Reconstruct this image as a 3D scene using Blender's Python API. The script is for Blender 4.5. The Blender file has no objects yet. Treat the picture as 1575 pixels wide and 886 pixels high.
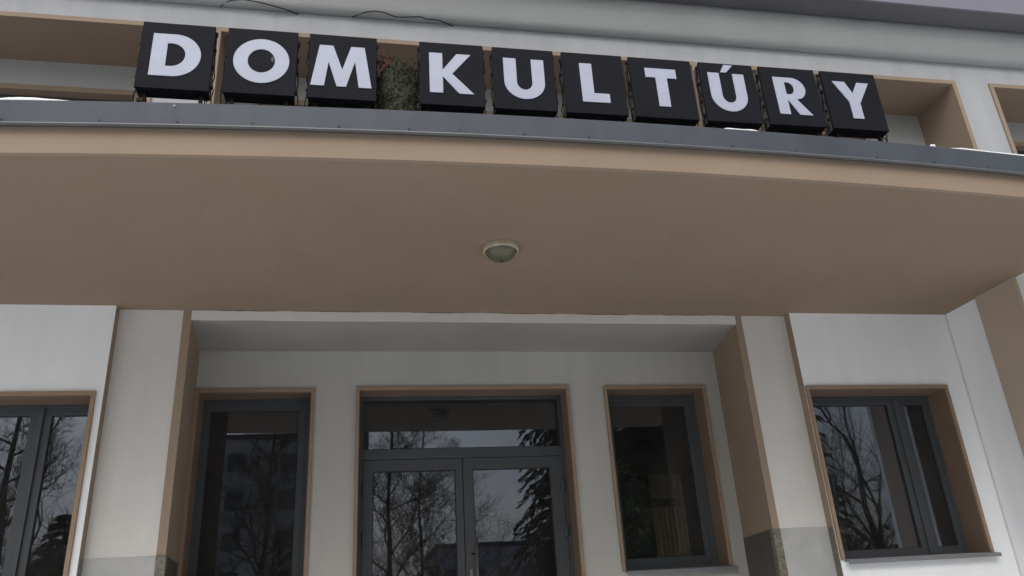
import bpy, bmesh, math, random
from mathutils import Vector, Matrix
rnd = random.Random(7)
S = bpy.context.scene
COL = S.collection
R = math.radians

# ------------------------------------------------------------------ camera
yaw, pitch, roll = 2.00020253e-01, 3.98794491e-01, -6.23235336e-02
fw = Vector((math.sin(yaw)*math.cos(pitch), math.cos(yaw)*math.cos(pitch), math.sin(pitch)))
r0 = Vector((math.cos(yaw), -math.sin(yaw), 0))
u0 = r0.cross(fw)
rt = r0*math.cos(roll) + u0*math.sin(roll)
up = -r0*math.sin(roll) + u0*math.cos(roll)
cd = bpy.data.cameras.new('camera')
cam = bpy.data.objects.new('camera', cd)
COL.objects.link(cam)
cam.matrix_world = Matrix(((rt.x, up.x, -fw.x, 0), (rt.y, up.y, -fw.y, 0), (rt.z, up.z, -fw.z, 1.6), (0, 0, 0, 1)))
cd.sensor_width = 36
cd.lens = 36*1205.69/1575
cd.clip_start = 0.05
cd.clip_end = 2000
S.camera = cam

# ------------------------------------------------------------------ world, sun, exposure
SUN_EL, SUN_AZ = 47, 197      # azimuth measured clockwise from +Y (north): behind the camera, a little to the left
w = bpy.data.worlds.new('World')
S.world = w
w.use_nodes = True
nt = w.node_tree
nt.nodes.clear()
o_ = nt.nodes.new('ShaderNodeOutputWorld')
bg = nt.nodes.new('ShaderNodeBackground')
sky = nt.nodes.new('ShaderNodeTexSky')
sky.sky_type = 'NISHITA'
sky.sun_disc = False
sky.sun_elevation = R(SUN_EL)
sky.sun_rotation = R(SUN_AZ)
sky.dust_density = 5
sky.air_density = 1.6
hs = nt.nodes.new('ShaderNodeHueSaturation')
hs.inputs['Saturation'].default_value = 0.34
# even cloud deck: soft lighter and darker clouds all round
tc = nt.nodes.new('ShaderNodeTexCoord')
mp = nt.nodes.new('ShaderNodeMapping')
mp.inputs['Scale'].default_value = (1, 1, 2.2)
no = nt.nodes.new('ShaderNodeTexNoise')
no.inputs['Scale'].default_value = 3.2
no.inputs['Detail'].default_value = 6
mr = nt.nodes.new('ShaderNodeMapRange')
mr.inputs['From Min'].default_value = 0.3
mr.inputs['From Max'].default_value = 0.7
mr.inputs['To Min'].default_value = 0.72
mr.inputs['To Max'].default_value = 1.2
mx = nt.nodes.new('ShaderNodeMix')
mx.data_type = 'RGBA'
mx.blend_type = 'MULTIPLY'
mx.inputs[0].default_value = 1
L = nt.links.new
L(tc.outputs['Generated'], mp.inputs['Vector'])
L(mp.outputs[0], no.inputs['Vector'])
L(no.outputs['Fac'], mr.inputs['Value'])
L(sky.outputs[0], hs.inputs['Color'])
L(hs.outputs[0], mx.inputs[6])
L(mr.outputs[0], mx.inputs[7])
L(mx.outputs[2], bg.inputs['Color'])
bg.inputs['Strength'].default_value = 0.15
L(bg.outputs[0], o_.inputs['Surface'])

sd = bpy.data.lights.new('sun', 'SUN')
sd.energy = 0.85
sd.angle = R(45)
sd.color = (1.0, 0.98, 0.95)
sun = bpy.data.objects.new('sun', sd)
COL.objects.link(sun)
az, el = R(SUN_AZ), R(SUN_EL)
sv = Vector((math.sin(az)*math.cos(el), math.cos(az)*math.cos(el), math.sin(el)))
sun.rotation_euler = sv.to_track_quat('Z', 'Y').to_euler()
sun.location = (0, -10, 20)

S.view_settings.view_transform = 'Standard'
S.view_settings.look = 'None'
S.view_settings.exposure = -0.12
S.view_settings.gamma = 1
S.render.engine = 'CYCLES'
S.cycles.max_bounces = 10
S.cycles.diffuse_bounces = 6
S.cycles.transparent_max_bounces = 16

# ------------------------------------------------------------------ materials
def mat(name, col, rough=0.8, var=0.06, vscale=1.5, fine=0.02, fscale=60, bump=0.0, bscale=200, metal=0.0,
        spec=0.5, streak=0.0, col2=None, c2scale=4, c2lo=.45, c2hi=.6, coat=0.0):
    m = bpy.data.materials.new(name)
    m.use_nodes = True
    n, l = m.node_tree.nodes, m.node_tree.links
    b = n['Principled BSDF']
    b.inputs['Roughness'].default_value = rough
    b.inputs['Metallic'].default_value = metal
    b.inputs['Specular IOR Level'].default_value = spec
    b.inputs['Coat Weight'].default_value = coat
    tc = n.new('ShaderNodeTexCoord')
    src = None
    def noise(scale, detail=4, vec=None):
        t = n.new('ShaderNodeTexNoise')
        t.inputs['Scale'].default_value = scale
        t.inputs['Detail'].default_value = detail
        l.new(vec or tc.outputs['Object'], t.inputs['Vector'])
        return t.outputs['Fac']
    def rng(s, a, b_, lo=.3, hi=.7):
        t = n.new('ShaderNodeMapRange')
        t.inputs['From Min'].default_value = lo
        t.inputs['From Max'].default_value = hi
        t.inputs['To Min'].default_value = a
        t.inputs['To Max'].default_value = b_
        l.new(s, t.inputs['Value'])
        return t.outputs[0]
    def mul(a, b_):
        t = n.new('ShaderNodeMath')
        t.operation = 'MULTIPLY'
        l.new(a, t.inputs[0])
        l.new(b_, t.inputs[1])
        return t.outputs[0]
    f = mul(rng(noise(vscale), 1-var, 1+var), rng(noise(fscale, 2), 1-fine, 1+fine))
    if streak:
        mpp = n.new('ShaderNodeMapping')
        mpp.inputs['Scale'].default_value = (9, 9, .7)
        l.new(tc.outputs['Object'], mpp.inputs['Vector'])
        f = mul(f, rng(noise(1.0, 5, mpp.outputs[0]), 1-streak, 1+streak*.3, .35, .6))
    base = n.new('ShaderNodeMix')
    base.data_type = 'RGBA'
    base.inputs[6].default_value = (*col, 1)
    base.inputs[7].default_value = (*(col2 or col), 1)
    if col2:
        l.new(rng(noise(c2scale, 5), 0, 1, c2lo, c2hi), base.inputs[0])
    else:
        base.inputs[0].default_value = 0
    m2 = n.new('ShaderNodeMix')
    m2.data_type = 'RGBA'
    m2.blend_type = 'MULTIPLY'
    m2.inputs[0].default_value = 1
    l.new(base.outputs[2], m2.inputs[6])
    l.new(f, m2.inputs[7])
    l.new(m2.outputs[2], b.inputs['Base Color'])
    if bump:
        bp = n.new('ShaderNodeBump')
        bp.inputs['Strength'].default_value = bump
        bp.inputs['Distance'].default_value = 0.01
        l.new(noise(bscale, 3), bp.inputs['Height'])
        l.new(bp.outputs[0], b.inputs['Normal'])
    return m

M = dict(
    white=mat('white_plaster', (.60, .59, .57), .9, .04, 1.2, .02, 90, .25, 160, streak=.03, spec=.2),
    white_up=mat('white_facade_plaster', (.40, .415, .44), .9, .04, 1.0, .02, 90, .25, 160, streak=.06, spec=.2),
    recess=mat('recess_plaster_shaded', (.43, .43, .405), .9, .05, 1.2, .02, 90, .25, 160, streak=.04, spec=.2),  # entrance wall plaster toned down, the shade of the recess put into the colour
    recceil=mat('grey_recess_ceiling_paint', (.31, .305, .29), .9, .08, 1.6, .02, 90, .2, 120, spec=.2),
    bay=mat('bay_plaster_lit', (.83, .86, .885), .9, .03, 1.2, .02, 90, .25, 160, streak=.02, spec=.2),  # whiter than the pillar plaster, standing in for stronger light on the bays
    band=mat('surround_paint_lit', (.29, .215, .155), .85, .07, 4, .03, 80, .3, 160, spec=.2),  # lit tone of the surround paint, for its front faces
    trim=mat('surround_paint_shaded', (.175, .125, .09), .85, .06, 4, .03, 80, .2, 160, spec=.2),  # shaded tone of the same surround paint, for the reveals
    beige_lit=mat('beige_plaster_lit', (.47, .385, .305), .9, .05, 1.4, .02, 90, .3, 160, spec=.2),  # wing panel beige lightened, light from the front is in the colour
    beige=mat('beige_plaster', (.30, .235, .178), .9, .05, 1.4, .02, 90, .3, 160, spec=.2),
    soffit=mat('beige_soffit_paint', (.262, .200, .145), .92, .05, .9, .015, 60, .2, 120, spec=.15, col2=(.258, .200, .148), c2scale=1.2, c2lo=.4, c2hi=.65),
    cornice=mat('grey_painted_cornice', (.40, .415, .42), .85, .05, 2, .02, 60, .2, 100, spec=.2),
    eave=mat('lilac_grey_eave', (.20, .20, .245), .7, .04, 2),
    eave_dark=mat('grey_eave_soffit', (.15, .155, .17), .8, .05, 2),
    metal=mat('blue_grey_flashing', (.068, .078, .096), .6, .08, 2.5, .03, 40, .05, 30, spec=.3, streak=.08),
    metal_edge=mat('bare_flashing_edge', (.17, .18, .195), .5, .1, 6, metal=.2),
    frame=mat('anthracite_window_frame', (.060, .068, .076), .5, .04, 3, bump=.05, spec=.3),
    frame_dark=mat('dark_rubber_gasket', (.02, .02, .022), .7),
    box=mat('charcoal_box_front', (.011, .012, .017), .75, .1, 5, .04, 60, .04, 60, spec=.12),
    boxside=mat('grey_box_housing', (.20, .195, .175), .7, .3, 12, .05, 60, .1, 60, col2=(.05, .05, .045), c2scale=16, spec=.2),
    letter=mat('white_acrylic_letter', (.40, .43, .54), .6, .03, 12, .02, 90),
    black=mat('black_steel', (.009, .009, .010), .7, spec=.15),
    cable=mat('black_cable', (.009, .009, .009), .75, spec=.15),
    steel=mat('brushed_steel', (.5, .5, .5), .3, metal=1.0),
    dado=mat('light_grey_stone_plinth', (.41, .41, .41), .6, .06, 3, .04, 50, .1, 80, col2=(.37, .38, .38), c2scale=5),
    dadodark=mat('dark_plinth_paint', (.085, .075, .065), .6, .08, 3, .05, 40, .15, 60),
    terrazzo=mat('speckled_terrazzo', (.20, .18, .145), .7, .12, 8, .08, 60, .3, 90, col2=(.12, .11, .09), c2scale=45, c2lo=.4, c2hi=.6),
    snow=mat('white_snow', (.86, .88, .92), .7, .03, 10, bump=.3, bscale=50),
    sill=mat('grey_metal_sill', (.21, .22, .235), .45, .08, 6, metal=.3),
    ground=mat('snowy_paving', (.84, .85, .88), .8, .05, .5, .05, 10, .3, 20, col2=(.55, .55, .55), c2scale=.35, c2lo=.55, c2hi=.7),
    bark=mat('grey_brown_bark', (.055, .046, .038), .9, .25, 8, .1, 60),
    needles=mat('dark_needles', (.022, .040, .026), .8, .35, 3, .15, 30),
    hedge=mat('dark_evergreen_leaves', (.03, .042, .024), .7, .4, 4, .2, 30),
    tower=mat('pale_apartment_render', (.36, .36, .34), .9, .06, .3),
    towerb=mat('lilac_house_render', (.34, .33, .38), .9, .06, .3),
    winglass=mat('dark_far_window_glass', (.10, .105, .11), .3),
    roomwall=mat('dim_room_paint', (.075, .075, .068), .9, .1, 1),
    roomfloor=mat('dark_room_floor', (.05, .045, .04), .6, .1, 1),
    curtain=mat('tan_curtain_fabric', (.40, .32, .21), .9, .1, 6, .05, 80),
    curtband=mat('brown_curtain_tie', (.10, .08, .05), .9),
    leaf=mat('dark_houseplant_leaf', (.07, .15, .07), .3, .3, 6, col2=(.30, .34, .26), c2scale=14, c2lo=.58, c2hi=.62),
    pot=mat('terracotta_pot', (.2, .09, .05), .8),
    mossa=mat('dry_olive_moss', (.05, .052, .034), .95, .4, 20, .2, 90, col2=(.035, .036, .026), c2scale=20),
    mossb=mat('pale_lichen_leaf', (.26, .26, .22), .9, .3, 30),
    red=mat('faded_red_ribbon', (.13, .045, .035), .8, .3, 30),
    lampring=mat('yellowed_plastic_ring', (.37, .34, .24), .6, .2, 20, .05, 90),
    roofing=mat('dark_bitumen_roof', (.07, .07, .075), .9, .1, 2),
    concrete=mat('step_concrete', (.55, .55, .55), .85, .1, 2, .05, 40, .2, 60),
    scuff=mat('grey_scuff', (.09, .1, .1), .9, .3, 60),
)

def glass_mat(name, tint, boost=2.0, ior=1.5):
    m = bpy.data.materials.new(name)
    m.use_nodes = True
    n, l = m.node_tree.nodes, m.node_tree.links
    n.clear()
    out = n.new('ShaderNodeOutputMaterial')
    tr = n.new('ShaderNodeBsdfTransparent')
    tr.inputs['Color'].default_value = (*tint, 1)
    gl = n.new('ShaderNodeBsdfGlossy')
    gl.inputs['Roughness'].default_value = 0.012
    gl.inputs['Color'].default_value = (.70, .79, 1, 1)
    fr = n.new('ShaderNodeFresnel')
    fr.inputs['IOR'].default_value = ior
    mu = n.new('ShaderNodeMath')
    mu.operation = 'MULTIPLY'
    mu.use_clamp = True
    mu.inputs[1].default_value = boost
    mi = n.new('ShaderNodeMixShader')
    bp = n.new('ShaderNodeBump')
    bp.inputs['Strength'].default_value = 0.02
    bp.inputs['Distance'].default_value = 0.01
    nz = n.new('ShaderNodeTexNoise')
    nz.inputs['Scale'].default_value = 2.0
    tcc = n.new('ShaderNodeTexCoord')
    l.new(tcc.outputs['Object'], nz.inputs['Vector'])
    l.new(nz.outputs['Fac'], bp.inputs['Height'])
    l.new(bp.outputs[0], gl.inputs['Normal'])
    l.new(fr.outputs[0], mu.inputs[0])
    l.new(mu.outputs[0], mi.inputs[0])
    l.new(tr.outputs[0], mi.inputs[1])
    l.new(gl.outputs[0], mi.inputs[2])
    # thin film of dust: a few per cent of grey diffuse, patchy
    df = n.new('ShaderNodeBsdfDiffuse')
    df.inputs['Color'].default_value = (.62, .62, .58, 1)
    dn = n.new('ShaderNodeTexNoise')
    dn.inputs['Scale'].default_value = 3.5
    dn.inputs['Detail'].default_value = 5
    dm = n.new('ShaderNodeMapRange')
    dm.inputs['From Min'].default_value = .3
    dm.inputs['From Max'].default_value = .7
    dm.inputs['To Min'].default_value = .008
    dm.inputs['To Max'].default_value = .026
    m3 = n.new('ShaderNodeMixShader')
    l.new(tcc.outputs['Object'], dn.inputs['Vector'])
    l.new(dn.outputs['Fac'], dm.inputs['Value'])
    l.new(dm.outputs[0], m3.inputs[0])
    l.new(mi.outputs[0], m3.inputs[1])
    l.new(df.outputs[0], m3.inputs[2])
    l.new(m3.outputs[0], out.inputs['Surface'])
    return m
M['glass'] = glass_mat('tinted_double_glazing', (.80, .80, .77))
M['globe'] = None
def globe_mat():
    m = bpy.data.materials.new('greenish_lamp_glass')
    m.use_nodes = True
    b = m.node_tree.nodes['Principled BSDF']
    b.inputs['Base Color'].default_value = (.10, .10, .062, 1)
    b.inputs['Roughness'].default_value = .25
    return m
M['globe'] = globe_mat()

# ------------------------------------------------------------------ mesh helpers
class MB:
    def __init__(s): s.v = []; s.f = []
    def add(s, vs, fs):
        k = len(s.v); s.v += [tuple(p) for p in vs]; s.f += [tuple(i+k for i in q) for q in fs]; return s
    def box(s, x0, x1, y0, y1, z0, z1):
        return s.add([(x0,y0,z0),(x1,y0,z0),(x1,y1,z0),(x0,y1,z0),(x0,y0,z1),(x1,y0,z1),(x1,y1,z1),(x0,y1,z1)],
                     [(0,3,2,1),(4,5,6,7),(0,1,5,4),(1,2,6,5),(2,3,7,6),(3,0,4,7)])
    def prism_z(s, poly, z0, z1):      # poly: list of (x,y) counter-clockwise
        n = len(poly)
        s.add([(x,y,z0) for x,y in poly]+[(x,y,z1) for x,y in poly],
              [tuple(range(n-1,-1,-1)), tuple(range(n,2*n))]+[(i,(i+1)%n,n+(i+1)%n,n+i) for i in range(n)])
        return s
    def prism_x(s, poly, x0, x1):      # poly: list of (y,z)
        n = len(poly)
        s.add([(x0,y,z) for y,z in poly]+[(x1,y,z) for y,z in poly],
              [tuple(range(n)), tuple(range(2*n-1,n-1,-1))]+[(i,n+i,n+(i+1)%n,(i+1)%n) for i in range(n)])
        return s
    def tube(s, pts, rads, seg=6, cap=True):
        pts = [Vector(p) for p in pts]
        k = len(s.v); N = len(pts)
        if not hasattr(rads, '__len__'): rads = [rads]*N
        a = None
        for i, p in enumerate(pts):
            t = (pts[min(i+1,N-1)]-pts[max(i-1,0)]).normalized()
            if a is None:
                a = t.cross(Vector((0,0,1)))
                if a.length < .1: a = t.cross(Vector((1,0,0)))
            a = (a - t*a.dot(t)).normalized()
            b = t.cross(a)
            for j in range(seg):
                q = 2*math.pi*j/seg
                s.v.append(tuple(p + (a*math.cos(q)+b*math.sin(q))*rads[i]))
        for i in range(N-1):
            for j in range(seg):
                s.f.append((k+i*seg+j, k+i*seg+(j+1)%seg, k+(i+1)*seg+(j+1)%seg, k+(i+1)*seg+j))
        if cap:
            s.f.append(tuple(k+j for j in range(seg-1,-1,-1)))
            s.f.append(tuple(k+(N-1)*seg+j for j in range(seg)))
        return s
    def lathe(s, prof, seg=40, cen=(0,0)):   # prof: (r,z) rings
        k = len(s.v)
        for r_, z in prof:
            for j in range(seg):
                q = 2*math.pi*j/seg
                s.v.append((cen[0]+r_*math.cos(q), cen[1]+r_*math.sin(q), z))
        for i in range(len(prof)-1):
            for j in range(seg):
                s.f.append((k+i*seg+j, k+i*seg+(j+1)%seg, k+(i+1)*seg+(j+1)%seg, k+(i+1)*seg+j))
        s.f.append(tuple(k+j for j in range(seg)))
        s.f.append(tuple(k+(len(prof)-1)*seg+j for j in range(seg)))
        return s
    def build(s, name, m, parent=None, bevel=0, smooth=False):
        me = bpy.data.meshes.new(name)
        me.from_pydata(s.v, [], s.f)
        me.update()
        bm = bmesh.new(); bm.from_mesh(me)
        bmesh.ops.recalc_face_normals(bm, faces=bm.faces)
        bm.to_mesh(me); bm.free()
        me.materials.append(m)
        if smooth:
            me.polygons.foreach_set('use_smooth', [True]*len(me.polygons))
        o = bpy.data.objects.new(name, me)
        COL.objects.link(o)
        if parent: o.parent = parent
        if bevel:
            b = o.modifiers.new('bevel', 'BEVEL'); b.width = bevel; b.segments = 2; b.limit_method = 'ANGLE'
        return o

def tag(o, label=None, cat=None, group=None, kind=None):
    if label: o['label'] = label
    if cat: o['category'] = cat
    if group: o['group'] = group
    if kind: o['kind'] = kind
    return o
def empty(name, loc=(0,0,0), parent=None):
    o = bpy.data.objects.new(name, None)
    o.empty_display_size = .2
    COL.objects.link(o); o.location = loc
    if parent: o.parent = parent
    return o
def dup(o, parent=None, off=None):
    c = o.copy(); COL.objects.link(c)
    if parent: c.parent = parent
    if off: c.location = o.location + Vector(off)
    for ch in o.children: dup(ch, c)
    return c

def wall(name, m, parent, x0, x1, y0, y1, z0, z1, holes=()):
    """slab x0..x1, y0..y1 with rectangular holes (hx0,hx1,hz0,hz1) through it"""
    xs = sorted({x0, x1, *[min(max(h[i],x0),x1) for h in holes for i in (0,1)]})
    zs = sorted({z0, z1, *[min(max(h[i],z0),z1) for h in holes for i in (2,3)]})
    nx, nz = len(xs)-1, len(zs)-1
    def solid(i, j):
        if i < 0 or j < 0 or i >= nx or j >= nz: return False
        cx, cz = (xs[i]+xs[i+1])/2, (zs[j]+zs[j+1])/2
        return not any(h[0] < cx < h[1] and h[2] < cz < h[3] for h in holes)
    b = MB()
    vid = {}
    def V(i, j, y):
        k = (i, j, y)
        if k not in vid:
            vid[k] = len(b.v); b.v.append((xs[i], y, zs[j]))
        return vid[k]
    for i in range(nx):
        for j in range(nz):
            if not solid(i, j): continue
            b.f.append((V(i,j,y0), V(i+1,j,y0), V(i+1,j+1,y0), V(i,j+1,y0)))
            b.f.append((V(i,j,y1), V(i,j+1,y1), V(i+1,j+1,y1), V(i+1,j,y1)))
            if not solid(i-1, j): b.f.append((V(i,j,y0), V(i,j+1,y0), V(i,j+1,y1), V(i,j,y1)))
            if not solid(i+1, j): b.f.append((V(i+1,j,y0), V(i+1,j,y1), V(i+1,j+1,y1), V(i+1,j+1,y0)))
            if not solid(i, j-1): b.f.append((V(i,j,y0), V(i,j,y1), V(i+1,j,y1), V(i+1,j,y0)))
            if not solid(i, j+1): b.f.append((V(i,j+1,y0), V(i+1,j+1,y0), V(i+1,j+1,y1), V(i,j+1,y1)))
    return b.build(name, m, parent)

def ring(x0, x1, z0, z1, t, ya, yb, bottom=True):
    """rectangular frame of bar width t, from depth ya to yb; one closed mesh"""
    b = MB()
    if bottom:
        o = [(x0,z0),(x1,z0),(x1,z1),(x0,z1)]; i = [(x0+t,z0+t),(x1-t,z0+t),(x1-t,z1-t),(x0+t,z1-t)]
        vs = [(x,ya,z) for x,z in o]+[(x,ya,z) for x,z in i]+[(x,yb,z) for x,z in o]+[(x,yb,z) for x,z in i]
        fs = []
        for k in range(4):
            n = (k+1)%4
            fs += [(k,n,4+n,4+k),(8+k,12+k,12+n,8+n),(k,8+k,8+n,n),(4+k,4+n,12+n,12+k)]
    else:
        o = [(x0,z0),(x0,z1),(x1,z1),(x1,z0)]; i = [(x0+t,z0),(x0+t,z1-t),(x1-t,z1-t),(x1-t,z0)]
        vs = [(x,ya,z) for x,z in o]+[(x,ya,z) for x,z in i]+[(x,yb,z) for x,z in o]+[(x,yb,z) for x,z in i]
        fs = []
        for k in range(3):
            n = k+1
            fs += [(k,n,4+n,4+k),(8+k,12+k,12+n,8+n),(k,8+k,8+n,n),(4+k,4+n,12+n,12+k)]
        fs += [(0,4,12,8),(3,11,15,7)]
    return b.add(vs, fs)

# ------------------------------------------------------------------ ground
g = MB()
NG = 24
for i in range(NG+1):
    for j in range(NG+1):
        g.v.append(((i/NG-.5)*400, (j/NG-.5)*400-20, 0))
for i in range(NG):
    for j in range(NG):
        a = i*(NG+1)+j
        g.f.append((a, a+NG+1, a+NG+2, a+1))
tag(g.build('ground', M['ground']), 'wet paving with trampled snow in front of the entrance', kind='structure')

# ------------------------------------------------------------------ main dimensions (metres)
ZS, ZB, ZT = 3.817, 3.966, 4.100           # soffit, top of beige fascia, top of metal flashing
XL, XR = -3.30, 4.955
YB, YP, YE, YU = 5.59, 5.67, 6.40, 5.60    # bay wall, pillar front, entrance wall, upper wall
def YA(x): return 3.487 + (x-1.1)**2*.0135

B = tag(empty('culture_house', (0.87, 5.6, 0)), 'white and beige plastered culture house entrance front with deep canopy', 'building')
B.location = (0, 0, 0)

# ---- lower walls
DO = (-.066, 1.742, .45, 3.436)            # door surround outer
LW = (-1.318, -.395, 1.90, 3.424)
RW = (2.052, 2.998, 1.90, 3.428)
WT = .26
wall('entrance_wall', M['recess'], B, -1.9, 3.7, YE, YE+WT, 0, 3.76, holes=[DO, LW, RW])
RB = (3.4765, 4.765, 1.860, 3.186)
LB = (-3.03, -1.790, 1.860, 3.186)
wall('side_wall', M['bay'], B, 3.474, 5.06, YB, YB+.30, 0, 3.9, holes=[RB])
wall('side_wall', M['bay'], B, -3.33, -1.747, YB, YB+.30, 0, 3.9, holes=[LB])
# beige end returns of the two side walls (3 mm plaster skins)
DZ = 2.108
for x0, x1 in ((3.471, 3.474), (-1.747, -1.744)):
    MB().box(x0, x1, YB+.001, YP+.02, DZ, 3.87).build('end_return', M['beige'], B)
    MB().box(x0-.002 if x0 > 0 else x0, x1 if x0 > 0 else x1+.002, YB+.002, YP+.02, 0, DZ).build('plinth_edge', M['terrazzo'], B)
# pillars with splayed inner faces
def pillar(sgn):
    if sgn > 0: xi, xo, xb = 3.020, 3.49, 3.14
    else: xi, xo, xb = -1.250, -1.76, -1.322
    bw = .058
    core = MB()
    pol = [(xi+sgn*bw, YP), (xo, YP), (xo, 6.45), (xb+sgn*.03, 6.45), (xi+sgn*bw, YP+.05)]
    if sgn < 0: pol = pol[::-1]
    core.prism_z(pol, 0, 3.87)
    p = core.build('pillar', M['white'], B)
    inn = [(xi, YP-.004), (xi+sgn*bw, YP-.004), (xi+sgn*bw, YP+.04), (xb+sgn*.05, YE+.03), (xb, YE+.03)]
    if sgn < 0: inn = inn[::-1]
    MB().prism_z(inn, DZ, 3.87).build('corner_band', M['beige'], p)
    e = .004
    pf = MB().box(min(xi+sgn*bw, xo), max(xi+sgn*bw, xo), YP-e, YP+.01, .0, DZ)
    pf.build('plinth', M['dado'], p, bevel=.002)
    pe = [(xi-sgn*.004, YP-.010), (xi+sgn*bw, YP-.010), (xi+sgn*bw, YP+.04), (xi-sgn*.004, YP+.04)]
    if sgn < 0: pe = pe[::-1]
    MB().prism_z(pe, 0, DZ+.002).build('plinth_edge', M['terrazzo'], p)
    pi = [(xi-sgn*.002, YP+.04), (xi+sgn*.04, YP+.04), (xb+sgn*.05, YE+.03), (xb-sgn*.003, YE+.03)]
    if sgn < 0: pi = pi[::-1]
    MB().prism_z(pi, 0, DZ).build('plinth', M['dadodark'], p)
    return p
pillar(1); pillar(-1)
# recess ceiling slab and the thin lintel strip at its front
MB().box(-1.9, 3.7, YP+.004, YE+.1, 3.746, 3.90).build('recess_ceiling', M['recceil'], B)
lt = MB()
n = 90
vs, fs = [], []
for i in range(n+1):
    x = -1.249+i*(3.019+1.249)/n
    zz = 3.746 - .0015 + rnd.uniform(-.0012, .0012)
    zt = 3.813 + .5*math.sin(x*9)*.004 + rnd.uniform(-.003, .002)
    vs += [(x, YP-.012, zz), (x, YP-.012, zt), (x, YP+.01, zt), (x, YP+.01, zz)]
for i in range(n):
    a = 4*i
    for k in range(4):
        fs.append((a+k, a+(k+1)%4, a+4+(k+1)%4, a+4+k))
fs += [(0,3,2,1), (4*n, 4*n+1, 4*n+2, 4*n+3)]
lt.add(vs, fs).build('lintel_strip', M['white'], B)

# ---- wing walls carrying the canopy ends
def wing(X, s):
    x0, x1 = (X, X+.25) if s > 0 else (X-.25, X)
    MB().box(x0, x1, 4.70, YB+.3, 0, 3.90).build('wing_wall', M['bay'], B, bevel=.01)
    a, b = (X-.02, X+.01) if s > 0 else (X-.01, X+.02)
    MB().box(a, b, 4.78, 5.21, 0, 3.87).build('wing_panel', M['beige_lit'], B, bevel=.006)
wing(XR, 1)
# small groove line in the inner corner of the right bay
MB().tube([(XR-.002, YB-.002, .01), (XR-.002, YB-.002, 3.86)], .009, 8).build('corner_bead', M['white'], B)

# ---- canopy
can = empty('canopy', (0,0,0), B)
def arcpoly(off, n=48, x0=XL-.02, x1=XR+.02, back=5.95):
    fr = [(x0+(x1-x0)*i/n, YA(x0+(x1-x0)*i/n)+off) for i in range(n+1)]
    return fr + [(x1, back), (x0, back)]
MB().prism_z(arcpoly(.02), ZS, ZT-.03).build('soffit', M['soffit'], can)
# beige front fascia
def fascia(name, m, off0, off1, z0, z1, bev=0, x0=XL-.03, x1=XR+.03, n=60, parent=None):
    f = [(x0+(x1-x0)*i/n, YA(x0+(x1-x0)*i/n)+off0) for i in range(n+1)]
    bk = [(x, y-off0+off1) for x, y in f][::-1]
    return MB().prism_z(f+bk, z0, z1).build(name, m, parent or can, bevel=bev)
fascia('fascia', M['beige'], 0, .03, ZS-.003, ZB+.02, .002)
fascia('flashing', M['metal'], -.034, .02, ZB, ZT, .003)
fascia('drip_edge', M['metal_edge'], -.044, -.020, ZB-.007, ZB-.001, .001)
fascia('roof_sheet', M['metal'], .02, 2.06, ZT-.028, ZT-.008)
for px, pz in ((-1.76,0),(-1.31,1),(-.94,0),(-.58,1),(-.15,0),(.21,0),(.47,1),(.82,0),(1.18,0),(1.62,1),(2.02,0),(2.42,1),(2.95,0),(3.35,0),(3.75,1)):
    y = YA(px)-.034
    z = ZB+.016+.006*pz
    sc = MB()
    sc.tube([(px, y-.004, z), (px, y+.004, z)], .0055, 8)
    sc.build('screw', M['frame_dark'] if pz == 0 else M['metal'], can)
MB().tube([(-.965, YA(-.96)-.038, 4.078), (-.965, YA(-.96)-.03, 4.078)], .007, 8).build('screw', M['metal_edge'], can)

# ---- upper wall with niches
ZN = 6.372
N1 = (-4.12, -1.722, 4.7, ZN)
N2 = (-1.285, 3.045, 4.7, ZN)
N3 = (3.485, 5.850, 4.7, ZN)
N4 = (6.245, 8.6, 4.7, ZN)
N5 = (-6.9, -4.52, 4.7, ZN)
niches = [N1, N2, N3, N4, N5]
wall('upper_wall', M['white_up'], B, -9, 11, YU, YU+.2, 3.88, 6.75, holes=niches)
back = [(h[0]+.25, h[1]-(.70 if h is N3 else .25), 5.0, 6.065) for h in niches]
wall('niche_back_wall', M['cornice'], B, -9, 11, 6.14, 6.3, 3.9, 6.75, holes=back)
for h in niches:
    ring(h[0]-.002, h[1]+.002, h[2], h[3]+.002, .046, YU-.018, 6.145).build('niche_surround', M['beige'], B, bevel=.003)
for h in back:
    sr = ring(h[0], h[1], h[2], h[3], .05, 6.125, 6.29).build('niche_window', M['beige'], B)
    ring(h[0]+.05, h[1]-.05, h[2]+.05, h[3]-.05, .07, 6.22, 6.28).build('frame', M['frame'], sr)
    MB().box(h[0]+.1, h[1]-.1, 6.245, 6.255, h[2]+.1, h[3]-.1).build('pane', M['glass'], sr)
# lower facade beyond the wings
MB().box(-9, XL-.24, YU+.01, YU+.3, 0, 3.9).build('outer_wall', M['white_up'], B)
MB().box(XR+.24, 11, YU+.01, YU+.3, 0, 3.9).build('outer_wall', M['white_up'], B)
# cornice: convex moulding, dark eave underside, eave front
prof = [(5.62, 6.600), (5.545, 6.600), (5.525, 6.615), (5.505, 6.645), (5.49, 6.69), (5.475, 6.73), (5.462, 6.77), (5.455, 6.82),
        (5.452, 6.88), (5.46, 6.93), (5.475, 6.975), (5.62, 6.975)]
co = MB().prism_x(prof, -9, 11).build('cornice', M['cornice'], B)
for p in co.data.polygons:
    if 0 < len(p.vertices) <= 4: p.use_smooth = True
MB().box(-9, 11, 5.235, 12, 6.973, 7.03).build('eave_underside', M['eave_dark'], B)
MB().box(-9, 11, 5.215, 5.24, 6.968, 7.42).build('eave_front', M['eave'], B, bevel=.004)
MB().box(-9, 11, 5.24, 12.2, 7.36, 7.44).build('roof', M['roofing'], B)

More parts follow.
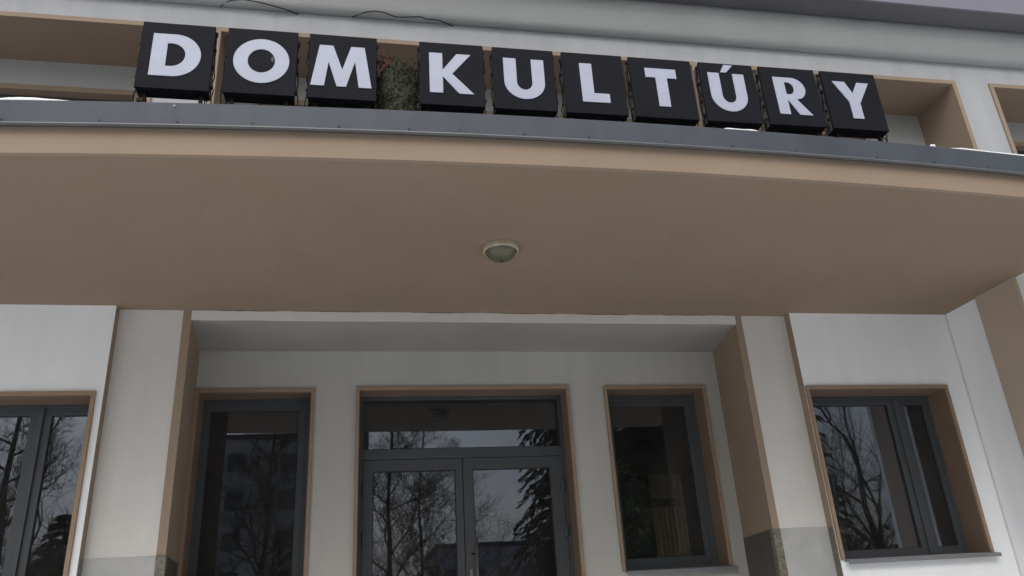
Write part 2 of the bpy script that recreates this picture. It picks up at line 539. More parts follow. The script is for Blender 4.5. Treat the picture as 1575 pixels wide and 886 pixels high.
# ---- windows and the door (surrounds, frames, sashes, panes, sills)
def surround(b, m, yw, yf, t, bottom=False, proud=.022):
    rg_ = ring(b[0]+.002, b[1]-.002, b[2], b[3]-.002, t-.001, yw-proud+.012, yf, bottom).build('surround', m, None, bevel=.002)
    ring(b[0], b[1], b[2], b[3], t-.004, yw-proud, yw+.004, bottom).build('surround_band', M['band'], rg_, bevel=.003)  # front face carries the lit tone, the lining behind it the shaded one
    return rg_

def sash(parent, x0, x1, z0, z1, y, t=.055, name='sash', glassinset=.02):
    s = ring(x0, x1, z0, z1, t, y, y+.05).build(name, M['frame'], None, bevel=.003)
    s.parent = parent
    gk = ring(x0+t-.006, x1-t+.006, z0+t-.006, z1-t+.006, .010, y+.012, y+.03).build('gasket', M['frame_dark'], None)
    gk.parent = parent
    p = MB().box(x0+t, x1-t, y+.020, y+.024, z0+t, z1-t).build('pane', M['glass'], None)
    p.parent = parent
    return s

def window(bounds, yw, yf, sashes, t=.032, sill=True, outer=.05, thick=.09):
    x0, x1, z0, z1 = bounds
    wnd = ring(x0+t, x1-t, z0+.0, z1-t, outer, yf, yf+.08).build('window', M['frame'], B, bevel=.003)
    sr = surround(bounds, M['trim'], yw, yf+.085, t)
    sr.parent = wnd
    for a, b in sashes:
        sash(wnd, a, b, z0+outer-.004, z1-t-outer+.004, yf+.012)
    if sill:
        sl = MB()
        sl.prism_x([(yw-.060, z0-.034), (yw-.060, z0-.006), (yf+.01, z0+.016), (yf+.01, z0-.004), (yw-.048, z0-.016), (yw-.048, z0-.034)], x0+.03, x1+.022)
        sl.build('sill', M['sill'], wnd, bevel=.002)
    return wnd
YF = 6.585
window(RW, YE, YF, [(RW[0]+.062, RW[1]-.077)])
window(LW, YE, YF, [(LW[0]+.036, LW[1]-.077)], outer=.045)
# bay windows: mullion post between a wide and a narrow sash
def bay(bounds, sash1, post, sash2):
    wd = window(bounds, YB, 5.80, [sash1, sash2], outer=.022)
    x0, x1, z0, z1 = bounds
    MB().box(post[0], post[1], 5.792, 5.875, z0+.022, z1-.054).build('mullion', M['frame'], wd, bevel=.003)
bay(RB, (3.53, 4.394), (4.388, 4.440), (4.434, 4.729))
bay(LB, (-2.98, -2.205), (-2.211, -2.172), (-2.178, -1.826))

# entrance door
door = ring(DO[0]+.032, DO[1]-.032, DO[2], DO[3]-.032, .030, YF, YF+.08, False).build('entrance_door', M['frame'], B, bevel=.003)
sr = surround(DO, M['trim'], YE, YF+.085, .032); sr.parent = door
dx0, dx1 = DO[0]+.062, DO[1]-.062
MB().box(dx0-.002, dx1+.002, YF+.004, YF+.076, 2.872, 2.955).build('transom_bar', M['frame'], door, bevel=.003)
MB().box(dx0-.002, dx1+.002, YF+.022, YF+.026, 2.952, 3.376).build('pane', M['glass'], door)
ring(dx0-.004, dx1+.004, 2.950, 3.378, .010, YF+.014, YF+.03).build('gasket', M['frame_dark'], door)
for a, b, g0, g1 in ((dx0+.003, .8155, .078, .757), (.8215, dx1-.003, .903, 1.568)):
    lf = MB()
    z0, z1, gz0, gz1 = .47, 2.868, .85, 2.775
    y0, y1 = YF+.008, YF+.062
    o4 = [(a,z0),(b,z0),(b,z1),(a,z1)]; i4 = [(g0,gz0),(g1,gz0),(g1,gz1),(g0,gz1)]
    vs = [(x,y0,z) for x,z in o4]+[(x,y0,z) for x,z in i4]+[(x,y1,z) for x,z in o4]+[(x,y1,z) for x,z in i4]
    fs = []
    for k in range(4):
        n_ = (k+1)%4
        fs += [(k,n_,4+n_,4+k),(8+k,12+k,12+n_,8+n_),(k,8+k,8+n_,n_),(4+k,4+n_,12+n_,12+k)]
    lf.add(vs, fs).build('door_leaf', M['frame'], door, bevel=.003)
    ring(g0-.004, g1+.004, gz0-.004, gz1+.004, .011, y0+.006, y0+.024).build('gasket', M['frame_dark'], door)
    MB().box(g0, g1, y0+.016, y0+.020, gz0, gz1).build('pane', M['glass'], door)
for hx in (dx0+.012, dx1-.012):     # hinges
    for hz in (2.62, 2.25, 1.2, .7):
        MB().tube([(hx, YF-.010, hz-.05), (hx, YF-.010, hz+.05)], .014, 10).build('hinge', M['frame'], door)
hb = MB().tube([(.903, YF-.06, 1.15), (.903, YF-.06, 2.215)], .0115, 12).build('handle', M['steel'], door, smooth=True)
for hz in (1.3, 2.10):
    MB().tube([(.903, YF-.058, hz), (.872, YF+.01, hz)], .006, 8).build('handle_mount', M['black'], hb)
MB().box(.852, .872, YF-.008, YF+.01, 1.93, 1.985).build('lock_plate', M['metal_edge'], door, bevel=.002)

# steps in front of the entrance
MB().box(-1.3, 3.1, 5.0, 6.6, 0, .45).build('landing', M['concrete'], B, bevel=.01)
MB().box(-1.3, 3.1, 4.68, 4.998, 0, .30).build('step', M['concrete'], B, bevel=.01)
MB().box(-1.3, 3.1, 4.36, 4.678, 0, .15).build('step', M['concrete'], B, bevel=.01)

# interiors seen through the glass
def room(x0, x1, y0, y1, z0, z1):
    b = MB()
    t = .1
    b.box(x0-t, x1+t, y1, y1+t, z0-t, z1+t)
    b.box(x0-t, x0, y0, y1-.001, z0, z1)
    b.box(x1, x1+t, y0, y1-.001, z0, z1)
    b.build('room_wall', M['roomwall'], B)
    MB().box(x0-t, x1+t, y0, y1-.002, z1+.001, z1+t).build('room_ceiling', M['roomwall'], B)
    MB().box(x0-t, x1+t, y0, y1-.002, z0-t, z0-.001).build('room_floor', M['roomfloor'], B)
room(-1.75, 3.60, YE+WT+.003, 10.5, .45, 3.70)
room(3.75, 4.95, 5.893, 8.0, .45, 3.70)
room(-3.30, -1.9, 5.893, 8.0, .45, 3.70)
room(-8.9, 10.9, 6.31, 10.0, 4.4, 6.85)

# ------------------------------------------------------------------ ceiling lamp
LX, LY = .854, 4.497
lamp = tag(empty('ceiling_lamp', (LX, LY, ZS)), 'round greenish glass lamp with yellowed ring on the beige canopy underside', 'lamp')
lamp.scale = (.90, .90, 1.0)
MB().lathe([(.112, .0), (.130, -.001), (.131, -.024), (.126, -.034), (.117, -.036), (.112, -.03)], 48).build('ring', M['lampring'], lamp, smooth=False, bevel=.001)
gp = [(.1125, -.028)]
for i in range(1, 9):
    a = i/8*math.pi/2
    gp.append((.1125*math.cos(a)**.75 if i < 8 else .004, -.028-.066*math.sin(a)**1.3))
MB().lathe(gp, 48).build('glass_dome', M['globe'], lamp, smooth=True)
MB().tube([(0, 0, -.091), (0, 0, -.099)], [.010, .006], 12).build('finial', M['black'], lamp)

# ------------------------------------------------------------------ letter boxes
def arc(cx, cz, rx, rz, a0, a1, n):
    return [(cx+rx*math.cos(R(a0+(a1-a0)*i/n)), cz+rz*math.sin(R(a0+(a1-a0)*i/n))) for i in range(n+1)]
ZL, ZH = .080, .354
G = {
 'D': [[(.062,ZL),(.175,ZL)]+arc(.175,.217,.137,.137,-90,90,28)+[(.062,ZH)], [(.138,.143),(.138,.294)]+arc(.163,.2185,.071,.0755,90,-90,22)],
 'O': [arc(.187,.217,.146,.146,0,360,56)[:-1], arc(.187,.217,.072,.079,0,-360,44)[:-1]],
 'M': [[(.016,ZL),(.088,ZL),(.108,.245),(.156,ZL),(.206,ZL),(.252,.255),(.275,ZL),(.344,ZL),(.302,ZH),(.229,ZH),(.183,.192),(.130,ZH),(.057,ZH)]],
 'K': [[(.055,ZL),(.129,ZL),(.129,.195),(.220,ZL),(.304,ZL),(.183,.214),(.292,ZH),(.212,ZH),(.129,.236),(.129,ZH),(.055,ZH)]],
 'U': [[(.062,ZH),(.062,.190)]+arc(.181,.190,.119,.118,180,360,28)+[(.300,ZH),(.227,ZH),(.227,.190)]+arc(.181,.190,.046,.055,360,180,20)+[(.135,ZH)]],
 'L': [[(.104,ZL),(.270,ZL),(.270,.142),(.177,.142),(.177,ZH),(.104,ZH)]],
 'T': [[(.155,ZL),(.227,ZL),(.227,.288),(.289,.288),(.289,ZH),(.094,ZH),(.094,.288),(.155,.288)]],
 'Ú': [[(.050,ZH),(.050,.190)]+arc(.167,.190,.117,.115,180,360,28)+[(.284,ZH),(.212,ZH),(.212,.190)]+arc(.167,.190,.045,.053,360,180,20)+[(.122,ZH)],
       [(.134,.362),(.172,.362),(.222,.418),(.165,.418)]],
 'R': [[(.080,ZL),(.150,ZL),(.150,.190),(.212,ZL),(.298,ZL),(.212,.193)]+arc(.198,.271,.086,.083,-55,90,22)+[(.080,ZH)],
       [(.150,.228),(.150,.318)]+arc(.172,.273,.036,.045,90,-90,14)],
 'Y': [[(.152,ZL),(.225,ZL),(.225,.196),(.317,ZH),(.236,ZH),(.189,.268),(.149,ZH),(.066,ZH),(.152,.203)]],
}
def letter_mesh(ch):
    cu = bpy.data.curves.new('letter', 'CURVE')
    cu.dimensions = '2D'; cu.fill_mode = 'BOTH'; cu.extrude = .002; cu.bevel_depth = .0006
    for pl in G[ch]:
        sp = cu.splines.new('POLY'); sp.points.add(len(pl)-1); sp.use_cyclic_u = True
        for p, (x, z) in zip(sp.points, pl): p.co = (x, z, 0, 1)
    to = bpy.data.objects.new('tmp', cu); COL.objects.link(to)
    dg = bpy.context.evaluated_depsgraph_get()
    me = bpy.data.meshes.new_from_object(to.evaluated_get(dg))
    bpy.data.objects.remove(to); bpy.data.curves.remove(cu)
    me.name = 'letter'
    me.transform(Matrix.Rotation(R(90), 4, 'X'))
    me.materials.clear(); me.materials.append(M['letter'])
    return me
BOXY, BZ, BW, BH, BD = 3.62, 4.258, .371, .432, .078
boxes = [('D', -1.205, .371, 'leftmost of the row'), ('O', -.767, .372, 'between the D and the M boxes'), ('M', -.332, .370, 'just left of the mossy clump'),
         ('K', .280, .368, 'just right of the mossy clump'), ('U', .701, .365, 'plain U without accent, between K and L'), ('L', 1.117, .374, 'between the plain U and the T boxes'),
         ('T', 1.535, .397, 'between the L and the accented U boxes'), ('Ú', 1.984, .356, 'U with acute accent, right of the T box'),
         ('R', 2.386, .376, 'between the accented U and the Y boxes'), ('Y', 2.808, .380, 'rightmost of the row')]
GRP = 'black letter boxes standing along the canopy edge'
lets = {}
def wiggle(b, p0, p1, r, amp, n=8):
    pts = []
    for i in range(n+1):
        t = i/n
        p = Vector(p0).lerp(Vector(p1), t)
        if 0 < i < n: p += Vector((rnd.uniform(-amp, amp), rnd.uniform(-amp, amp), rnd.uniform(-amp, amp)*.6))
        pts.append(p)
    b.tube(pts, r, 5)
for ch, bx, bw, where in boxes:
    tilt = {'D': .0, 'Y': .004, 'K': -.003}.get(ch, rnd.uniform(-.003, .003))
    e = tag(empty('letter_box', (bx, BOXY, BZ)), 'black box sign with white letter %s, %s' % (ch, where), 'sign box', GRP)
    e.rotation_euler = (0, tilt, rnd.uniform(-.006, .006))
    MB().box(.004, bw-.004, .006, BD, .004, BH-.004).build('housing', M['boxside'], e, bevel=.003)
    MB().box(0, bw, -.006, .012, 0, BH).build('front_panel', M['box'], e, bevel=.0025)
    MB().box(.006, bw-.006, .012, BD-.002, -.004, .004).build('bottom_tray', M['black'], e, bevel=.001)
    key = ch
    lo = bpy.data.objects.new('letter', letter_mesh(ch)); COL.objects.link(lo); lo.parent = e
    lo.location = (0, -.0085, 0)
    for lx in (.045, bw-.045):
        MB().box(lx-.009, lx+.009, .030, .048, ZT-.012-BZ, .0).build('leg', M['black'], e)
        MB().box(lx-.022, lx+.022, .018, .062, ZT-.012-BZ, ZT-.006-BZ).build('foot_plate', M['black'], e)
    # clips and short wire ends at the box flanks
    for side in (0, bw):
        for k in range(4):
            z = .05+.11*k+rnd.uniform(-.025, .025)
            s_ = -1 if side == 0 else 1
            q_ = rnd.uniform(.55, 1.25)
            MB().box(side-.005+s_*.004, side+.005*q_+s_*.005, .012, .030, z, z+.020*q_).build('clip', M['black'], e, bevel=.002)
    for side, s_ in ((0, -1), (bw, 1)):
        for p0, p1, r_, am, n_ in (((side+s_*.002, .03, BH*.9), (side+s_*.008, .045, -.05), .0034, .010, 10),
                                   ((side-s_*.07, .04, -.012), (side+s_*.024, .06, -.085), .0042, .018, 9),
                                   ((side-s_*.03, .03, -.02), (side+s_*.014, .03, -.12), .0036, .016, 7)):
            c = MB(); wiggle(c, p0, p1, r_, am, n_); c.build('wire', M['cable'], e)
    if ch == 'O':
        MB().lathe([(.001, 0), (.008, .0004), (.001, .0008)], 10).build('scuff', M['scuff'], e).matrix_basis = Matrix.Translation((.244, -.0068, .235)) @ Matrix.Rotation(R(90), 4, 'X') @ Matrix.Diagonal((1, 2.2, 1, 1))

# thin cable run behind the feet of the boxes
rc = MB()
pts = []
for i in range(120):
    x = -1.15+4.3*i/119
    pts.append((x, 3.72+.012*math.sin(x*7)+rnd.uniform(-.006, .006), ZT-.004+.010+abs(rnd.gauss(0, .007))))
rc.tube(pts, .005, 5)
tag(rc.build('supply_cable', M['cable']), 'thin black supply cable lying behind the feet of the letter boxes', 'cable')

# cables on the cornice
def cable(pts, label, r=.0045):
    b = MB()
    P = []
    n = len(pts)
    for i in range(n-1):
        for k in range(6):
            t = k/6
            p0, p1, p2, p3 = [Vector(pts[min(max(j, 0), n-1)]) for j in (i-1, i, i+1, i+2)]
            P.append(.5*((2*p1)+(p2-p0)*t+(2*p0-5*p1+4*p2-p3)*t*t+(3*p1-p0-3*p2+p3)*t**3))
    P.append(Vector(pts[-1]))
    b.tube(P, r, 6)
    return tag(b.build('loose_cable', M['cable'], smooth=True), label, 'cable', 'loose cables under the cornice')
cable([(-1.27, 5.59, 6.595), (-1.2, 5.53, 6.612), (-1.08, 5.52, 6.628), (-.95, 5.52, 6.618), (-.8, 5.535, 6.595), (-.68, 5.57, 6.588), (-.62, 5.60, 6.585)], 'loose black cable sagging under the cornice above the O box')
cable([(-.16, 5.585, 6.592), (-.02, 5.52, 6.610), (.10, 5.515, 6.614), (.22, 5.53, 6.585), (.34, 5.535, 6.598), (.44, 5.53, 6.606), (.50, 5.53, 6.586), (.60, 5.54, 6.592), (.74, 5.60, 6.590)], 'longer loose black cable wavering under the cornice above the mossy clump', .0042)

# ------------------------------------------------------------------ mossy clump between M and K
cl = tag(empty('dried_foliage_clump', (.16, 3.72, ZT)), 'dark mossy clump of dried foliage with a red scrap between the M and K boxes', 'foliage clump')
def clump_half(z):      # half width by height
    return .16*(1-(max(0, z-.46)/.26)**2) if z > .46 else .155+.01*math.sin(z*20)
core = MB()
rings = []
for i in range(12):
    z = -.01+.50*i/11
    hw = (clump_half(z) if i < 11 else .05)*.72
    rings.append((z, hw))
k0 = 0
for z, hw in rings:
    for j in range(14):
        a = 2*math.pi*j/14
        rr = 1+rnd.uniform(-.16, .16)
        core.v.append((hw*rr*math.cos(a), .06*rr*math.sin(a)+.02, z))
for i in range(11):
    for j in range(14):
        core.f.append((i*14+j, i*14+(j+1)%14, (i+1)*14+(j+1)%14, (i+1)*14+j))
core.f.append(tuple(range(14))); core.f.append(tuple(11*14+j for j in range(14)))
core.build('core', M['mossa'], cl)
def leafcloud(n, m, name, size, jit=.0):
    b = MB()
    for _ in range(n):
        z = rnd.uniform(-.01, .52)
        hw = clump_half(min(z, .56))
        lean = .0
        a = rnd.uniform(0, 2*math.pi)
        q = rnd.uniform(.72, 1.06)
        x = hw*q*math.cos(a)+lean
        if z > .42 and x < -.02 and rnd.random() < .5: z += rnd.uniform(0, .07)
        y = .072*q*math.sin(a)+.02
        s = size*rnd.uniform(.5, 1.4)
        d = Vector((rnd.gauss(0,1), rnd.gauss(0,1), rnd.gauss(0,1))).normalized()
        e_ = d.orthogonal().normalized()*s*rnd.uniform(.3, .6)
        c = Vector((x, y, z)); d = d*s
        b.add([c-d, c+e_, c+d, c-e_], [(0,1,2,3)])
    o = b.build(name, m, cl); o['kind'] = 'stuff'; return o
leafcloud(5200, M['mossa'], 'dry_leaves', .009)
leafcloud(600, M['mossb'], 'pale_leaves', .005)
tw = MB()
for _ in range(26):
    x = rnd.uniform(-.1, .1); z = rnd.uniform(.05, .4)
    wiggle(tw, (x, .02, z), (x*1.25+rnd.uniform(-.03, .03), rnd.uniform(-.07, .02), z+rnd.uniform(.04, .12)), .0018, .01, 5)
wiggle(tw, (-.11, -.02, .50), (-.02, -.05, .42), .003, .012, 8)
wiggle(tw, (-.08, -.03, .53), (-.10, -.04, .30), .003, .012, 8)
wiggle(tw, (-.10, -.04, .47), (-.085, -.05, .02), .003, .010, 12)
tw.build('twigs', M['black'], cl)
rb = MB()
vs = []
for i in range(9):
    t = i/8
    x = -.095+.03*math.sin(t*5)+.012*t; z = .52-.16*t
    vs += [(x-.009, -.050+.012*math.sin(t*9), z), (x+.010, -.046-.012*math.cos(t*7), z+.006)]
rb.add(vs, [(2*i, 2*i+1, 2*i+3, 2*i+2) for i in range(8)])
ro = rb.build('ribbon', M['red'], cl)
sm = ro.modifiers.new('solid', 'SOLIDIFY'); sm.thickness = .004

# ------------------------------------------------------------------ snow remnants on the canopy edge
def snow(x0, x1, h, label, dy=0.0, d=.10):
    n = max(6, int((x1-x0)/.02))
    b = MB()
    K = 6
    for i in range(n+1):
        t = i/n
        x = x0+(x1-x0)*t
        e_ = min(1, min(t, 1-t)*7+.12)
        hh = h*e_*(1+.15*math.sin(x*11)+.10*math.sin(x*29+1)+rnd.uniform(-.06, .06))
        yy = YA(x)-.034+dy
        for j in range(K):
            a = math.pi*j/(K-1)
            b.v.append((x, yy+(0, .001, .006, .03, .07, .09)[j]*(d/.1), ZT-.006+hh*(0, .75, 1, 1, .7, 0)[j]+(.004 if 0 < j < K-1 else 0)))
    for i in range(n):
        for j in range(K):
            b.f.append((i*K+j, i*K+(j+1)%K, (i+1)*K+(j+1)%K, (i+1)*K+j))
    b.f.append(tuple(range(K))); b.f.append(tuple(n*K+j for j in range(K)))
    return tag(b.build('snow_patch', M['snow'], smooth=True), label, 'snow', 'snow remnants on the canopy edge')
snow(-2.9, -1.455, .021, 'long thin crust of snow on the canopy edge left of the D box', .002)
snow(1.985, 2.215, .017, 'short sliver of snow on the canopy edge under the accented U box', .004)
snow(3.50, 4.20, .015, 'broken strip of snow on the canopy edge right of the Y box', .002)
snow(3.365, 3.405, .022, 'small crumb of snow on the canopy edge between the Y box and the snow strip', .002, .03)

# ------------------------------------------------------------------ inside the right entrance window: plant and curtain
cu = tag(empty('curtain', (2.60, 6.75, .6)), 'tan pleated curtain with a dark tie band behind the narrow right entrance window', 'curtain')
def pleat(z0, z1, xa, xb, y, amp, m, name, n=80, folds=7):
    b = MB()
    for i in range(n+1):
        t = i/n
        x = xa+(xb-xa)*t
        yy = y+amp*math.sin(t*folds*2*math.pi)
        b.v += [(x, yy, z0), (x, yy, z1), (x, yy+.006, z0), (x, yy+.006, z1)]
    for i in range(n):
        a = 4*i
        b.f += [(a, a+4, a+5, a+1), (a+2, a+3, a+7, a+6), (a+1, a+5, a+7, a+3), (a, a+2, a+6, a+4)]
    b.f += [(0,1,3,2), (4*n, 4*n+2, 4*n+3, 4*n+1)]
    return b.build(name, m, cu, smooth=True)
pleat(.1, 2.11, -.10, .19, 0, .040, M['curtain'], 'cloth')
pleat(1.83, 1.90, -.105, .195, -.012, .036, M['curtband'], 'tie_band')
pl = tag(empty('potted_plant', (2.34, 6.82, .45)), 'tall dark broad-leaved pot plant behind the narrow right entrance window', 'plant')
MB().lathe([(.10, 0), (.13, .02), (.16, .30), (.15, .30), (.14, .27)], 20).build('pot', M['pot'], pl)
lf = MB(); st = MB()
for k in range(9):
    a = k*2.4; h = rnd.uniform(1.6, 2.45)
    top = Vector((.09*math.cos(a), .07*math.sin(a), h))
    st.tube([(0, 0, .25), (.03*math.cos(a), .03*math.sin(a), h*.5), top], [.012, .009, .005], 5)
    for j in range(60):
        t = rnd.uniform(.25, 1)
        c = Vector((top.x*t, top.y*t, .25+(h-.25)*t))
        d = Vector((rnd.gauss(0,1), rnd.gauss(0,1)*.7, rnd.gauss(-.1,.5))).normalized()
        ln = rnd.uniform(.08, .17)
        e_ = d.cross(Vector((0,0,1))).normalized()*ln*.22
        mid = c+d*ln*.5+Vector((0,0,.01)); tip = c+d*ln-Vector((0,0,.02))
        lf.add([c, mid+e_, tip, mid-e_], [(0,1,2,3)])
st.build('stem', M['bark'], pl)
lo = lf.build('leaves', M['leaf'], pl); lo['kind'] = 'stuff'

# ------------------------------------------------------------------ surroundings mirrored in the panes
def bare_tree(x, y, h, seed, label, spread=.5, lean=0, depth=6, trunk=.2):
    rg = random.Random(seed)
    t = tag(empty('bare_tree', (x, y, 0)), label, 'tree', 'trees opposite the entrance, mirrored in the panes')
    tb, cb = MB(), MB()
    def grow(p, d, ln, r, lev):
        n = 4 if lev < 4 else 3
        pts, rr = [p], [r]
        q = p.copy()
        for i in range(n):
            d = (d + Vector((rg.gauss(0,1), rg.gauss(0,1), rg.gauss(.15,.6)))*.16).normalized()
            q = q + d*ln/n
            pts.append(q.copy()); rr.append(r*(1-.42*(i+1)/n))
        (tb if lev == 0 else cb).tube(pts, rr, 7 if lev < 2 else (4 if lev < 4 else 3), cap=False)
        if lev >= depth: return
        k = 4 if lev == 0 else rg.choice((3, 3, 4))
        for i in range(k):
            f = 1.0 if i == 0 else rg.uniform(.35, .95)
            bi = min(n, max(1, int(f*n)))
            bp = pts[bi]
            az_ = rg.uniform(0, 2*math.pi)
            side = Vector((math.cos(az_), math.sin(az_), rg.uniform(-.1, .5)))
            nd = (d*(1.0 if i == 0 else .75) + side*spread*(1 if i else .5)).normalized()
            grow(bp, nd, ln*rg.uniform(.62, .82), rr[bi]*(.8 if i == 0 else .6), lev+1)
    grow(Vector((0,0,0)), Vector((lean, 0, 1)).normalized(), h*.30, trunk, 0)
    tb.build('trunk', M['bark'], t, smooth=True)
    c = cb.build('crown', M['bark'], t); c['kind'] = 'stuff'
    return t
def leader_tree(x, y, h, seed, label, spread=.9, trunk=.16, side_len=.34, lean=0, first=.10, nside=26):
    rg = random.Random(seed)
    t = tag(empty('bare_tree', (x, y, 0)), label, 'tree', 'trees opposite the entrance, mirrored in the panes')
    tb, cb = MB(), MB()
    P = [Vector((0, 0, 0))]
    for i in range(12):
        P.append(P[-1]+Vector((rg.gauss(0, .05)+lean*h/12, rg.gauss(0, .05), h/12)))
    tb.tube(P, [trunk*(1-.075*i) for i in range(13)], 8)
    def grow(p, d, ln, r, lev):
        n = 5 if lev < 2 else 3
        pts, rr = [p], [r]
        q = p.copy()
        for i in range(n):
            d = (d + Vector((rg.gauss(0,1), rg.gauss(0,1), rg.gauss(.25,.7)))*.17).normalized()
            q = q + d*ln/n
            pts.append(q.copy()); rr.append(max(.004, r*(1-.6*(i+1)/n)))
        cb.tube(pts, rr, 5 if lev < 1 else 3, cap=False)
        if lev >= 3: return
        for i in range(7 if lev < 2 else 5):
            f = rg.uniform(.2, 1)
            bi = min(n-1, int(f*n)); fr = f*n-bi
            bp = pts[bi].lerp(pts[bi+1], fr)
            u = Vector((rg.gauss(0,1), rg.gauss(0,1), rg.gauss(.3,.8))).normalized()
            grow(bp, (d*.8+u*spread).normalized(), ln*rg.uniform(.38, .6), max(.005, rr[bi]*.6), lev+1)
    for k in range(nside):
        f = first+(1-first)*(k+rg.random())/nside
        bi = min(11, int(f*12)); bp = P[bi].lerp(P[bi+1], f*12-bi)
        a = k*2.4+rg.uniform(-.4, .4)
        grow(bp, Vector((math.cos(a), math.sin(a), rg.uniform(.25, .9))).normalized(), h*side_len*(1.05-f)*rg.uniform(.7, 1.15)+.3, trunk*.42*(1.05-f*.8), 0)
    tb.build('trunk', M['bark'], t, smooth=True)
    c = cb.build('crown', M['bark'], t); c['kind'] = 'stuff'
    return t
def conifer(x, y, h, w_, seed, label, droop=.35, base=.08):
    rg = random.Random(seed)
    t = tag(empty('conifer', (x, y, 0)), label, 'tree', 'trees opposite the entrance, mirrored in the panes')
    MB().tube([(0,0,0), (0,0,h*.5), (0,0,h)], [h*.022, h*.012, .01], 7).build('trunk', M['bark'], t)
    b = MB()
    z = h*base
    while z < h*.98:
        rad = w_*(1-z/h)**.8*rg.uniform(.8, 1.1)
        nb = 12
        for k in range(nb):
            a = 2*math.pi*(k+rg.random())/nb
            ln = rad*rg.uniform(.7, 1.15)
            dr = Vector((math.cos(a), math.sin(a), 0)); sd_ = Vector((-math.sin(a), math.cos(a), 0))
            m_ = max(5, int(ln*15))
            for j in range(m_):
                u = (j+1)/m_
                c = dr*ln*u + Vector((0,0,z-droop*ln*u*u+.1*ln*u))
                for s_ in (-1, 1, 0):
                    tip = c + sd_*s_*ln*.20*(1.15-u)*rg.uniform(.6, 1.4) + dr*rg.uniform(.08, .2) + Vector((0,0,-rg.uniform(.06, .28)))
                    ww = Vector((rg.gauss(0,.022), rg.gauss(0,.022), .022))
                    b.add([c, c+ww+(tip-c)*.5, tip, c-ww+(tip-c)*.5], [(0,1,2,3)])
        z += max(h*.020, .22)
    c = b.build('boughs', M['needles'], t); c['kind'] = 'stuff'
    return t
leader_tree(.85, -10.8, 11.5, 11, 'bare tree with an upright trunk mirrored in the left door leaf', trunk=.095, side_len=.30)
leader_tree(2.15, -16.0, 10.5, 12, 'thinner bare tree farther off, mirrored beside the first in the left door leaf', trunk=.08)
bare_tree(14.2, -8.4, 12, 13, 'wide branching bare tree mirrored in the right bay window', .75, -.18, depth=7, trunk=.17)
leader_tree(12.6, -11.5, 11, 16, 'twiggy bare tree behind the wide one mirrored in the right bay window', trunk=.13)
leader_tree(-9.6, -12.5, 11.5, 14, 'bare tree with dense twigs mirrored in the left bay window')
bare_tree(-8.2, -9.0, 10, 17, 'crooked bare tree in front of the dense one mirrored in the left bay window', .7, .1, depth=6, trunk=.14)
leader_tree(-3.0, -11.8, 9.5, 15, 'bushy bare tree mirrored in the tall left entrance window', trunk=.12)
conifer(5.55, -7.6, 12, 2.3, 21, 'tall drooping conifer mirrored in the right door leaf', .55, .12)
conifer(9.9, -12.5, 13, 3.2, 25, 'tall dense conifer standing behind the one mirrored in the pot plant window', .35)
conifer(8.3, -9.6, 13, 2.9, 24, 'very dense conifer mirrored behind the pot plant window', .35)
conifer(11.9, -9.5, 11, 2.4, 22, 'broad conifer mirrored at the left of the right bay window', .35)
conifer(-8.2, -13, 5.2, 2.6, 23, 'dark conifer mirrored low in the left bay window', .35)

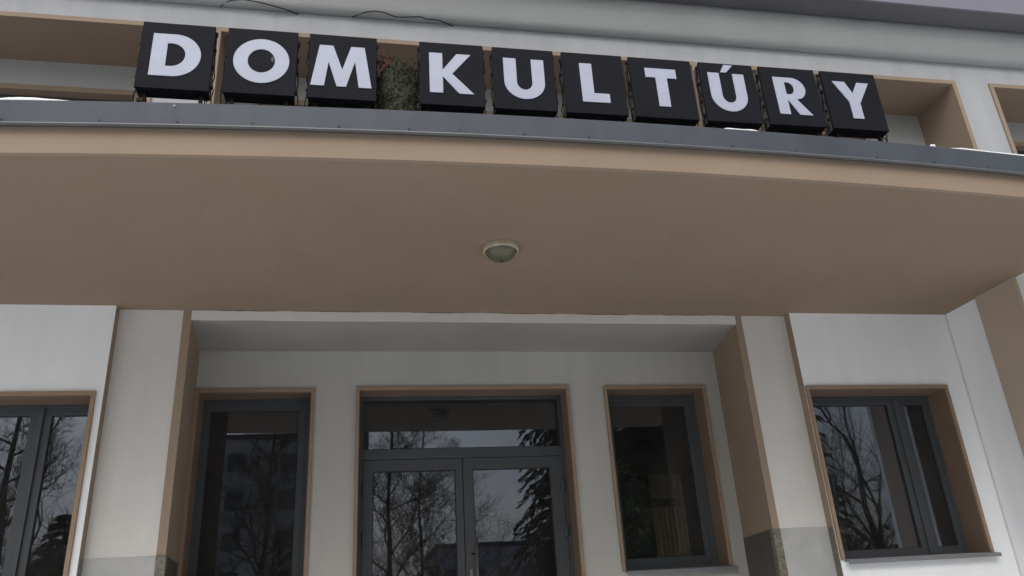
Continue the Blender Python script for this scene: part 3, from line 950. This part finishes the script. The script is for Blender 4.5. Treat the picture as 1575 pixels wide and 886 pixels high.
def bush(x, y, w_, d_, h, seed, label):
    rg = random.Random(seed)
    b = MB()
    t = tag(empty('evergreen_shrub', (x, y, 0)), label, 'shrub')
    for _ in range(int(w_*h*230)):
        u = Vector((rg.gauss(0,1), rg.gauss(0,1), rg.gauss(0,1))).normalized()
        k = rg.uniform(.75, 1.05)*(1+.15*math.sin(u.x*9+seed)+.1*math.sin(u.z*13)+.22*math.sin(u.x*23+u.y*17)*math.sin(u.z*19+seed))*(1+.25*abs(rg.gauss(0,.6))*(rg.random()<.25))
        c = Vector((u.x*w_/2*k, u.y*d_/2*k, h*.5+u.z*h*.5*k))
        if c.z < 0.02: c.z = .05
        d = Vector((rg.gauss(0,1), rg.gauss(0,1), rg.gauss(0,1))).normalized()*rg.uniform(.05, .14)
        e_ = d.orthogonal()*.5
        b.add([c-d, c+e_, c+d, c-e_], [(0,1,2,3)])
    o = b.build('leaves', M['hedge'], t); o['kind'] = 'stuff'
    st = MB()
    for k in range(6):
        a = k*1.05
        st.tube([(0,0,0), (w_*.18*math.cos(a), d_*.18*math.sin(a), h*.45), (w_*.3*math.cos(a), d_*.3*math.sin(a), h*.8)], [.05, .035, .015], 5)
    st.build('stems', M['bark'], t)
bush(14.5, -11, 5.5, 3, 3.0, 31, 'large dark shrub mirrored at the foot of the right bay window')
bush(2.2, -19, 6, 3, 3.3, 32, 'dark shrub mirrored low in the left door leaf')
bush(-9.0, -12, 5, 3, 3.2, 33, 'dark shrub mirrored low in the left bay window')

def block(name, x0, x1, y1, z, m, label, nx, nz, zf, wx=1.1, wz=1.25, depth=12, z0=1.2, step=2.75):
    t = tag(empty(name, ((x0+x1)/2, y1, 0)), label, 'building')
    cx = (x0+x1)/2
    b = MB()
    hol = []
    for i in range(nx):
        for j in range(nz):
            wx0 = x0+(x1-x0)*(i+.5)/nx-wx/2
            hol.append((wx0-cx, wx0+wx-cx, z0+j*step, z0+j*step+wz))
    w1 = wall('wall', m, t, x0-cx, x1-cx, -.3, 0, 0, z, holes=hol)
    MB().box(x0-cx, x1-cx, -depth, -.302, 0, z).build('body', M['roomfloor'], t)
    me = None
    for h in hol:
        if me is None:
            o = MB().box(0, wx-.02, -.2, -.15, 0, wz-.02).build('window', M['winglass'], t); me = o
        else:
            o = me.copy(); COL.objects.link(o)
        o.location = (h[0]+.01, 0, h[2]+.01)
    MB().box(x0-cx-.2, x1-cx+.2, -depth-.2, .2, z, z+.35).build('roof', M['roofing'], t)
block('apartment_building', -10.9, .2, -46.8, 14.9, M['tower'], 'pale apartment block with dark windows mirrored in the tall left entrance window', 3, 5, 0, z0=1.55, wx=1.3, wz=1.35)
block('low_house', 5.5, 17, -47, 6.6, M['towerb'], 'low lilac grey house mirrored in the right door leaf', 6, 2, 0)
